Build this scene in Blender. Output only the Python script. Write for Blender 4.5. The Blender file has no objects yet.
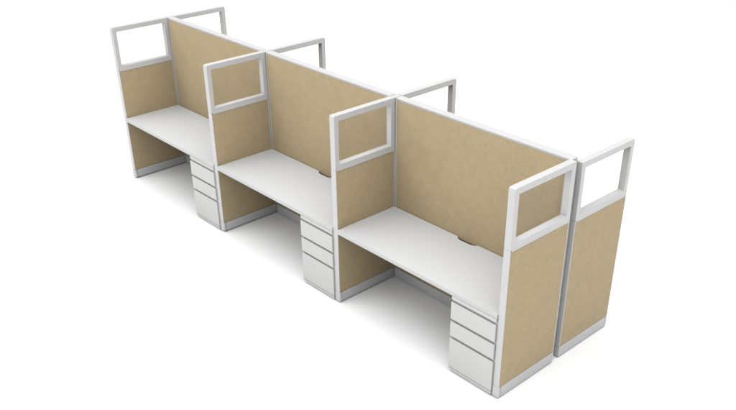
import bpy, bmesh, math, random
from mathutils import Vector, Matrix

S = bpy.context.scene
C = S.collection
random.seed(4)

# ------------------------------------------------------------------ sizes (m)
W = 1.829            # bay width
T = 0.059            # wing thickness
H = 1.740            # panel height
D = 0.667            # wing depth
YF = -0.030          # front face of the spine
YB = 0.044           # rear face of the spine
ZK = 0.105           # kick plate height
ZW = 1.277           # underside of the window frame
ZD = 0.737           # worktop height

# ------------------------------------------------------------------ materials
def new_mat(name):
    m = bpy.data.materials.new(name); m.use_nodes = True
    nt = m.node_tree
    return m, nt, nt.nodes['Principled BSDF']

def paint(name, col, rough, bump=0.02, scale=900, spec=0.5):
    m, nt, b = new_mat(name)
    tc = nt.nodes.new('ShaderNodeTexCoord')
    n = nt.nodes.new('ShaderNodeTexNoise'); n.inputs['Scale'].default_value = scale
    n.inputs['Detail'].default_value = 3
    nt.links.new(tc.outputs['Object'], n.inputs['Vector'])
    bp = nt.nodes.new('ShaderNodeBump'); bp.inputs['Strength'].default_value = bump
    bp.inputs['Distance'].default_value = 0.002
    nt.links.new(n.outputs['Fac'], bp.inputs['Height'])
    nt.links.new(bp.outputs['Normal'], b.inputs['Normal'])
    # faint unevenness of the sheen
    n2 = nt.nodes.new('ShaderNodeTexNoise'); n2.inputs['Scale'].default_value = 5
    nt.links.new(tc.outputs['Object'], n2.inputs['Vector'])
    mr = nt.nodes.new('ShaderNodeMapRange')
    mr.inputs['To Min'].default_value = rough - 0.06; mr.inputs['To Max'].default_value = rough + 0.06
    nt.links.new(n2.outputs['Fac'], mr.inputs['Value'])
    nt.links.new(mr.outputs['Result'], b.inputs['Roughness'])
    b.inputs['Base Color'].default_value = (*col, 1)
    b.inputs['Specular IOR Level'].default_value = spec
    return m

def fabric(name, dark, light):
    m, nt, b = new_mat(name)
    tc = nt.nodes.new('ShaderNodeTexCoord')
    gm = nt.nodes.new('ShaderNodeNewGeometry')
    # heathered yarn: fine grain + blotches + vertical slubs
    fine = nt.nodes.new('ShaderNodeTexNoise'); fine.inputs['Scale'].default_value = 110; fine.inputs['Detail'].default_value = 5; fine.inputs['Roughness'].default_value = .7
    nt.links.new(gm.outputs['Position'], fine.inputs['Vector'])
    mp = nt.nodes.new('ShaderNodeMapping'); mp.inputs['Scale'].default_value = (70, 70, 42)
    nt.links.new(gm.outputs['Position'], mp.inputs['Vector'])
    slub = nt.nodes.new('ShaderNodeTexNoise'); slub.inputs['Scale'].default_value = 1.0; slub.inputs['Detail'].default_value = 3
    nt.links.new(mp.outputs['Vector'], slub.inputs['Vector'])
    blot = nt.nodes.new('ShaderNodeTexNoise'); blot.inputs['Scale'].default_value = 14; blot.inputs['Detail'].default_value = 4
    nt.links.new(gm.outputs['Position'], blot.inputs['Vector'])
    a1 = nt.nodes.new('ShaderNodeMath'); a1.operation = 'MULTIPLY_ADD'; a1.inputs[1].default_value = 0.9
    nt.links.new(fine.outputs['Fac'], a1.inputs[0])
    a2 = nt.nodes.new('ShaderNodeMath'); a2.operation = 'MULTIPLY_ADD'; a2.inputs[1].default_value = 0.5
    nt.links.new(slub.outputs['Fac'], a2.inputs[0])
    a3 = nt.nodes.new('ShaderNodeMath'); a3.operation = 'MULTIPLY'; a3.inputs[1].default_value = 0.30
    nt.links.new(blot.outputs['Fac'], a3.inputs[0])
    nt.links.new(a3.outputs[0], a2.inputs[2]); nt.links.new(a2.outputs[0], a1.inputs[2])
    mr = nt.nodes.new('ShaderNodeMapRange'); mr.inputs['From Min'].default_value = .52; mr.inputs['From Max'].default_value = 1.18
    nt.links.new(a1.outputs[0], mr.inputs['Value'])
    mx = nt.nodes.new('ShaderNodeMix'); mx.data_type = 'RGBA'
    mx.inputs[6].default_value = (*dark, 1); mx.inputs[7].default_value = (*light, 1)
    nt.links.new(mr.outputs['Result'], mx.inputs[0])
    nt.links.new(mx.outputs[2], b.inputs['Base Color'])
    b.inputs['Roughness'].default_value = .95
    b.inputs['Specular IOR Level'].default_value = .15
    b.inputs['Sheen Weight'].default_value = .08
    bp = nt.nodes.new('ShaderNodeBump'); bp.inputs['Strength'].default_value = .5; bp.inputs['Distance'].default_value = .002
    nt.links.new(a1.outputs[0], bp.inputs['Height']); nt.links.new(bp.outputs['Normal'], b.inputs['Normal'])
    return m

M_WHITE = paint('white powder coat', (.475, .475, .472), .42)
M_CAP = paint('white top trim', (.475, .475, .472), .38)
M_TOP = paint('pale laminate', (.472, .476, .475), .62, .03, 600, .35)
M_STEEL = paint('pale painted steel', (.47, .47, .466), .45)
M_KICK = paint('pale grey base trim', (.475, .475, .475), .5)
M_DARK = paint('dark grey plastic', (.10, .10, .105), .6)
M_SLOT_SHADE = paint('dark brown slot shade', (.080, .062, .038), .8)  # dark tone painted in for the shade inside the cable cut-out
M_POST = paint('grey connector metal', (.42, .42, .42), .45)
M_FAB = fabric('tan heather fabric', (.298, .231, .136), (.450, .357, .220))
M_FLOOR = paint('white studio floor', (.905, .905, .905), .9, 0.0, 50, .1)

M_GLASS, nt, b = new_mat('clear window pane')
nt.nodes.remove(b)
out = nt.nodes['Material Output']
tr = nt.nodes.new('ShaderNodeBsdfTransparent'); tr.inputs['Color'].default_value = (.94, .94, .94, 1)
gl = nt.nodes.new('ShaderNodeBsdfGlossy'); gl.inputs['Roughness'].default_value = 0
fr = nt.nodes.new('ShaderNodeLayerWeight'); fr.inputs['Blend'].default_value = .03
mx = nt.nodes.new('ShaderNodeMixShader')
ml = nt.nodes.new('ShaderNodeMath'); ml.operation = 'MULTIPLY'; ml.inputs[1].default_value = .35
nt.links.new(fr.outputs['Facing'], ml.inputs[0]); nt.links.new(ml.outputs[0], mx.inputs[0]); nt.links.new(tr.outputs[0], mx.inputs[1]); nt.links.new(gl.outputs[0], mx.inputs[2])
nt.links.new(mx.outputs[0], out.inputs['Surface'])

# ------------------------------------------------------------------ mesh helpers
def join_temp(bm, tmp):
    me = bpy.data.meshes.new('tmp'); tmp.to_mesh(me); tmp.free()
    bm.from_mesh(me); bpy.data.meshes.remove(me)

def box(bm, x0, x1, y0, y1, z0, z1, bev=0.0, seg=2):
    t = bmesh.new()
    bmesh.ops.create_cube(t, size=1)
    for v in t.verts:
        v.co = Vector(((x0 + x1) / 2 + v.co.x * (x1 - x0), (y0 + y1) / 2 + v.co.y * (y1 - y0), (z0 + z1) / 2 + v.co.z * (z1 - z0)))
    if bev:
        bmesh.ops.bevel(t, geom=t.edges[:], offset=bev, segments=seg, profile=.5, affect='EDGES')
    join_temp(bm, t)

def prism(bm, pts, a0, a1, axis, bev=0.0, seg=2):
    """closed outline pts (u,v) extruded along axis 0=x (u=y,v=z) or 2=z (u=x,v=y)"""
    t = bmesh.new()
    def P(u, v, a): return (a, u, v) if axis == 0 else (u, v, a)
    lo = [t.verts.new(P(u, v, a0)) for u, v in pts]
    hi = [t.verts.new(P(u, v, a1)) for u, v in pts]
    n = len(pts)
    t.faces.new(lo[::-1]); t.faces.new(hi)
    for i in range(n): t.faces.new((lo[i], lo[(i + 1) % n], hi[(i + 1) % n], hi[i]))
    bmesh.ops.recalc_face_normals(t, faces=t.faces[:])
    if bev:
        ed = [e for e in t.edges if e.is_manifold and e.calc_face_angle(0) > math.radians(50)]
        bmesh.ops.bevel(t, geom=ed, offset=bev, segments=seg, profile=.5, affect='EDGES')
    join_temp(bm, t)

def round_rect(y0, y1, z0, z1, radii, k=5):
    """radii for corners (y0,z0),(y1,z0),(y1,z1),(y0,z1)"""
    pts = []
    for (cy, cz, a, r) in ((y0, z0, 180, radii[0]), (y1, z0, 270, radii[1]), (y1, z1, 0, radii[2]), (y0, z1, 90, radii[3])):
        oy = cy + r * (1 if cy == y0 else -1); oz = cz + r * (1 if cz == z0 else -1)
        for i in range(k + 1):
            t = math.radians(a + 90 * i / k)
            pts.append((oy + r * math.cos(t), oz + r * math.sin(t)))
    return pts

def ring(bm, outer, inner, x0, x1, bev):
    t = bmesh.new(); n = len(outer)
    L = [[t.verts.new((x, u, v)) for u, v in loop] for loop in (outer, inner) for x in (x0, x1)]
    o0, o1, i0, i1 = L
    for i in range(n):
        j = (i + 1) % n
        t.faces.new((o0[i], o0[j], o1[j], o1[i])); t.faces.new((i0[i], i1[i], i1[j], i0[j]))
        t.faces.new((o0[i], i0[i], i0[j], o0[j])); t.faces.new((o1[i], o1[j], i1[j], i1[i]))
    bmesh.ops.recalc_face_normals(t, faces=t.faces[:])
    ed = [e for e in t.edges if e.calc_face_angle(0) > math.radians(60)]
    bmesh.ops.bevel(t, geom=ed, offset=bev, segments=2, profile=.5, affect='EDGES')
    join_temp(bm, t)

def obj(name, bm, mat, parent=None, smooth=True):
    me = bpy.data.meshes.new(name)
    bmesh.ops.remove_doubles(bm, verts=bm.verts[:], dist=1e-6)
    bm.to_mesh(me); bm.free()
    me.materials.append(mat)
    if smooth:
        me.polygons.foreach_set('use_smooth', [True] * len(me.polygons))
        me.set_sharp_from_angle(angle=math.radians(35))
    o = bpy.data.objects.new(name, me); C.objects.link(o)
    if smooth:
        wn = o.modifiers.new('even_normals', 'WEIGHTED_NORMAL'); wn.keep_sharp = True; wn.weight = 100
    if parent: o.parent = parent
    return o

def tag(o, label, cat, group=None):
    o['label'] = label; o['category'] = cat
    if group: o['group'] = group
    return o

def thing(name, label, cat, loc, group=None):
    o = bpy.data.objects.new(name, None); C.objects.link(o)
    o.empty_display_size = .1; o.location = loc
    return tag(o, label, cat, group)

def copy_tree(o, parent=None):
    c = o.copy(); C.objects.link(c)
    if parent: c.parent = parent
    for ch in list(o.children): copy_tree(ch, c)
    return c

# ------------------------------------------------------------------ setting
bm = bmesh.new()
bmesh.ops.create_grid(bm, x_segments=8, y_segments=8, size=300)
fl = obj('floor', bm, M_FLOOR, smooth=False); fl['kind'] = 'structure'

# ------------------------------------------------------------------ wing panels
def make_wing(label, group, loc, height, flip):
    """flip=1: free end at -y (front wings); flip=-1: free end at +y (rear wings).
    local y runs 0 (at the spine) to flip*-D (free end)"""
    r = thing('partition_wing', label, 'partition', loc, group)
    h = T / 2
    zw = ZW - (H - height)
    def ys(a, b):            # a, b measured from the free end
        p, q = -flip * (D - a), -flip * (D - b)
        return (min(p, q), max(p, q))
    bm = bmesh.new(); box(bm, -h + .002, h - .002, *ys(.0075, D - .008), ZK + .003, zw - .012, .0025); obj('fabric_panel', bm, M_FAB, r)
    for a, b in ((0, .0080), (D - .0085, D)):
        bm = bmesh.new(); box(bm, -h, h, *ys(a, b), ZK + .001, zw, .0038, 3); obj('edge_trim', bm, M_WHITE, r)
    # kick plate with the moulded cap at the free end
    bm = bmesh.new(); box(bm, -h - .001, h + .001, *ys(.030, D), .012, ZK, .003); k = obj('base_rail', bm, M_KICK, r)
    bm = bmesh.new(); box(bm, -h - .003, h + .003, *ys(-.0035, .0295), .010, ZK + .002, .012, 4); obj('base_cap', bm, M_KICK, k)
    for a in (.06, D - .06):
        bm = bmesh.new(); bmesh.ops.create_cone(bm, cap_ends=True, segments=20, radius1=.016, radius2=.012, depth=.013)
        bmesh.ops.translate(bm, vec=(0, -flip * (D - a), .0065), verts=bm.verts[:]); obj('levelling_foot', bm, M_DARK, r)
    # window frame
    y0, y1 = ys(0, D)
    R = .016
    rad = (.004, .004, .006, R) if flip == 1 else (.004, .004, R, .006)
    outer = round_rect(y0, y1, zw, height, rad)
    inner = round_rect(y0 + .046, y1 - .046, zw + .045, height - .050, (.004,) * 4)
    bm = bmesh.new(); ring(bm, outer, inner, -h, h, .004)
    # shadow-gap strip under the frame
    yy = ys(.012, D - .010)
    box(bm, -h - .0015, h + .0015, *yy, zw - .011, zw + .004, .0015)
    fr = obj('window_frame', bm, M_WHITE, r)
    # clear pane, set near the far side of the frame so that the deep reveal shows
    bm = bmesh.new(); box(bm, -h + .007, -h + .012, y0 + .0455, y1 - .0455, zw + .0445, height - .0495); obj('pane', bm, M_GLASS, fr, False)
    # moulded corner cap at the free top corner
    yc = ys(-.0015, .0125)
    bm = bmesh.new(); box(bm, -h - .0005, h + .0005, *yc, height - .078, height - .017, .005, 3); obj('corner_cap', bm, M_WHITE, fr)
    return r

GW = 'window-topped wing panels along the front'
GB = 'window-topped wing panels along the back'
front_labels = [
    'tan wing panel with window, closing the far left end of the workstation row',
    'tan wing panel with window, dividing the left desk from the middle desk',
    'tan wing panel with window, dividing the middle desk from the right desk',
    'tan end panel with window, closing the right end beside the nearest drawer unit']
back_labels = [
    'white window frame of the rear wing behind the left end of the spine',
    'white window frame of the rear wing behind the left and middle spine panels',
    'white window frame of the rear wing behind the middle and right spine panels',
    'shorter tan rear end panel with window, standing free beyond the dark gap']
w0 = make_wing(front_labels[0], GW, (0, YF, 0), H, 1)
for i in (1, 2, 3):
    c = copy_tree(w0); c.location = (i * W, YF, 0); c['label'] = front_labels[i]
YG = 0.056
b0 = make_wing(back_labels[0], GB, (0, YG, 0), H, -1)
for i in (1, 2):
    c = copy_tree(b0); c.location = (i * W, YG, 0); c['label'] = back_labels[i]
make_wing(back_labels[3], GB, (3 * W - .006, YG, 0), 1.7005, -1)

# ------------------------------------------------------------------ spine panels
def make_spine(label, loc, last):
    r = thing('spine_panel', label, 'partition', loc, 'tan spine panels along the middle')
    xa, xb = T / 2 + .006, W - T / 2 - .005
    bm = bmesh.new(); box(bm, xa + .010, xb - .010, YF + .002, YB - .002, ZK + .003, H - .022, .0025); obj('fabric_panel', bm, M_FAB, r)
    bm = bmesh.new(); box(bm, xa, W - .0125 if last else xb, YF, YB, H - .014, H, .004, 3); box(bm, xa + .004, xb - .004, YF + .005, YB - .005, H - .024, H - .011); obj('top_cap', bm, M_CAP, r)
    for a, b in ((xa, xa + .0105), (xb - .0105, xb)):
        bm = bmesh.new(); box(bm, a, b, YF, YB, ZK + .001, H - .0125, .003); obj('edge_trim', bm, M_WHITE, r)
    bm = bmesh.new(); box(bm, xa, xb, YF - .001, YB + .001, .012, ZK, .003); obj('base_rail', bm, M_KICK, r)
    for a in (.12, W - .12):
        bm = bmesh.new(); bmesh.ops.create_cone(bm, cap_ends=True, segments=20, radius1=.016, radius2=.012, depth=.013)
        bmesh.ops.translate(bm, vec=(a, .01, .0065), verts=bm.verts[:]); obj('levelling_foot', bm, M_DARK, r)
    posts = [(-T / 2 + .002, T / 2 - .002)] + ([(W - T / 2 + .001, W - .013)] if last else [])
    for k, (a, b) in enumerate(posts):
        bm = bmesh.new(); box(bm, a, b, YF + .0015, YB - .002, .012, H - .0145, .004); p = obj('connector_post', bm, M_POST, r)
        if k: continue
        bm = bmesh.new(); box(bm, a, b, YF + .003, YB + .003, H - .0140, H - .001, .003); obj('post_cap', bm, M_CAP, p)
    return r
s0 = make_spine('tan fabric spine panel behind the left desk', (0, 0, 0), False)
c = copy_tree(s0); c.location = (W, 0, 0); c['label'] = 'tan fabric spine panel behind the middle desk'
make_spine('tan fabric spine panel behind the right desk, nearest the viewer', (2 * W, 0, 0), True)

# ------------------------------------------------------------------ worktops
YD = -.708
def make_desk():
    r = thing('desk', 'pale grey desk at the left end, against the far left wing panel', 'desk', (0, 0, 0), 'built-in pale desks')
    xa, xb = T / 2 + .0015, W - T / 2 - .0015
    xc = W / 2
    yb = YF - .0050
    cut = [(xc + .112, yb), (xc + .100, yb - .016), (xc + .080, yb - .030), (xc + .050, yb - .037), (xc, yb - .038),
           (xc - .050, yb - .037), (xc - .080, yb - .030), (xc - .100, yb - .016), (xc - .112, yb)]
    pts = [(xa, YD), (xb, YD), (xb, yb)] + cut + [(xa, yb)]
    bm = bmesh.new(); prism(bm, pts, ZD - .036, ZD, 2, .003, 2)
    obj('desktop', bm, M_TOP, r)
    bm = bmesh.new(); box(bm, xc - .115, xc + .115, YF - .0045, YF - .0010, ZD - .060, ZD - .016, .001)  # added dark strip, stands in for the shade on the fabric behind the cut-out
    obj('slot_shade_strip', bm, M_SLOT_SHADE, r)
    for a, b in ((xa, xa + .02), (xb - .02, xb)):
        bm = bmesh.new(); box(bm, a, b, -.50, -.09, ZD - .072, ZD - .037, .003); obj('support_bracket', bm, M_DARK, r)
    return r
d0 = make_desk()
for i, l in ((1, 'pale grey desk in the middle bay, between two window-topped wings'), (2, 'pale grey desk in the right bay, nearest the viewer')):
    c = copy_tree(d0); c.location = (i * W, 0, 0); c['label'] = l

# ------------------------------------------------------------------ drawer units
def make_ped():
    r = thing('drawer_unit', 'white three-drawer pedestal under the left desk, farthest away', 'drawer unit', (0, 0, 0), 'white three-drawer pedestals under the desks')
    xa, xb = 1.362, W - T / 2 - .0035
    yf, yb = -.712, -.10
    zt = ZD - .0375
    bm = bmesh.new()
    # carcass: sides, back, bottom, top rail, shelves behind the drawer fronts
    box(bm, xa, xb, yf + .0165, yb, .040, zt, .002)
    box(bm, xa, xb, yf + .003, yf + .030, zt - .030, zt, .002)
    obj('carcass', bm, M_STEEL, r)
    bm = bmesh.new(); box(bm, xa + .012, xb - .012, yf + .016, yb - .02, .0, .041); obj('plinth', bm, M_KICK, r)
    bm = bmesh.new(); box(bm, xa, xb, yf + .002, yf + .0160, .022, .044, .002); obj('toe_rail', bm, M_STEEL, r)
    edges = [(.499, .649), (.344, .476), (.050, .321)]
    for z0, z1 in edges:
        # drawer front with a scooped full-width finger lip along its top
        y = yf
        pts = [(y + .0160, z0), (y + .001, z0), (y, z0 + .003), (y, z1 - .006), (y + .002, z1 - .001), (y + .006, z1), (y + .009, z1 - .002), (y + .0160, z1 - .012)]
        bm = bmesh.new(); prism(bm, pts, xa, xb, 0, .0)
        obj('drawer', bm, M_STEEL, r)
    return r
p0 = make_ped()
for i, l in ((1, 'white three-drawer pedestal under the middle desk'), (2, 'white three-drawer pedestal under the right desk, nearest the viewer')):
    c = copy_tree(p0); c.location = (i * W, 0, 0); c['label'] = l

# ------------------------------------------------------------------ light
w = bpy.data.worlds.new('World'); S.world = w; w.use_nodes = True
bg = w.node_tree.nodes['Background']
bg.inputs['Color'].default_value = (1, 1, 1, 1); bg.inputs['Strength'].default_value = .33

def area(name, loc, target, size, power):
    l = bpy.data.lights.new(name, 'AREA'); l.shape = 'SQUARE'; l.size = size; l.energy = power
    o = bpy.data.objects.new(name, l); C.objects.link(o); o.location = loc
    d = Vector(target) - Vector(loc); o.rotation_euler = d.to_track_quat('-Z', 'Y').to_euler()
    return o
area('overhead_softbox', (3.6, -2.6, 12.5), (3.3, -.8, 0), 30.0, 7000)

# ------------------------------------------------------------------ camera
cam = bpy.data.cameras.new('camera'); co = bpy.data.objects.new('camera', cam); C.objects.link(co)
cam.sensor_width = 36; cam.lens = 833.5151 / 736 * 36
cam.shift_x = -17.7346 / 736; cam.shift_y = 62.0899 / 736
yaw, pit = .8181, -.5317
fw = Vector((-math.sin(yaw) * math.cos(pit), math.cos(yaw) * math.cos(pit), math.sin(pit)))
co.location = (8.5204, -4.665, 4.0409)
co.rotation_euler = fw.to_track_quat('-Z', 'Y').to_euler()
cam.clip_end = 500
S.camera = co

S.view_settings.view_transform = 'Standard'; S.view_settings.look = 'None'
S.view_settings.exposure = 0; S.view_settings.gamma = 1
S.cycles.max_bounces = 8; S.cycles.diffuse_bounces = 1
S.cycles.use_denoising = True
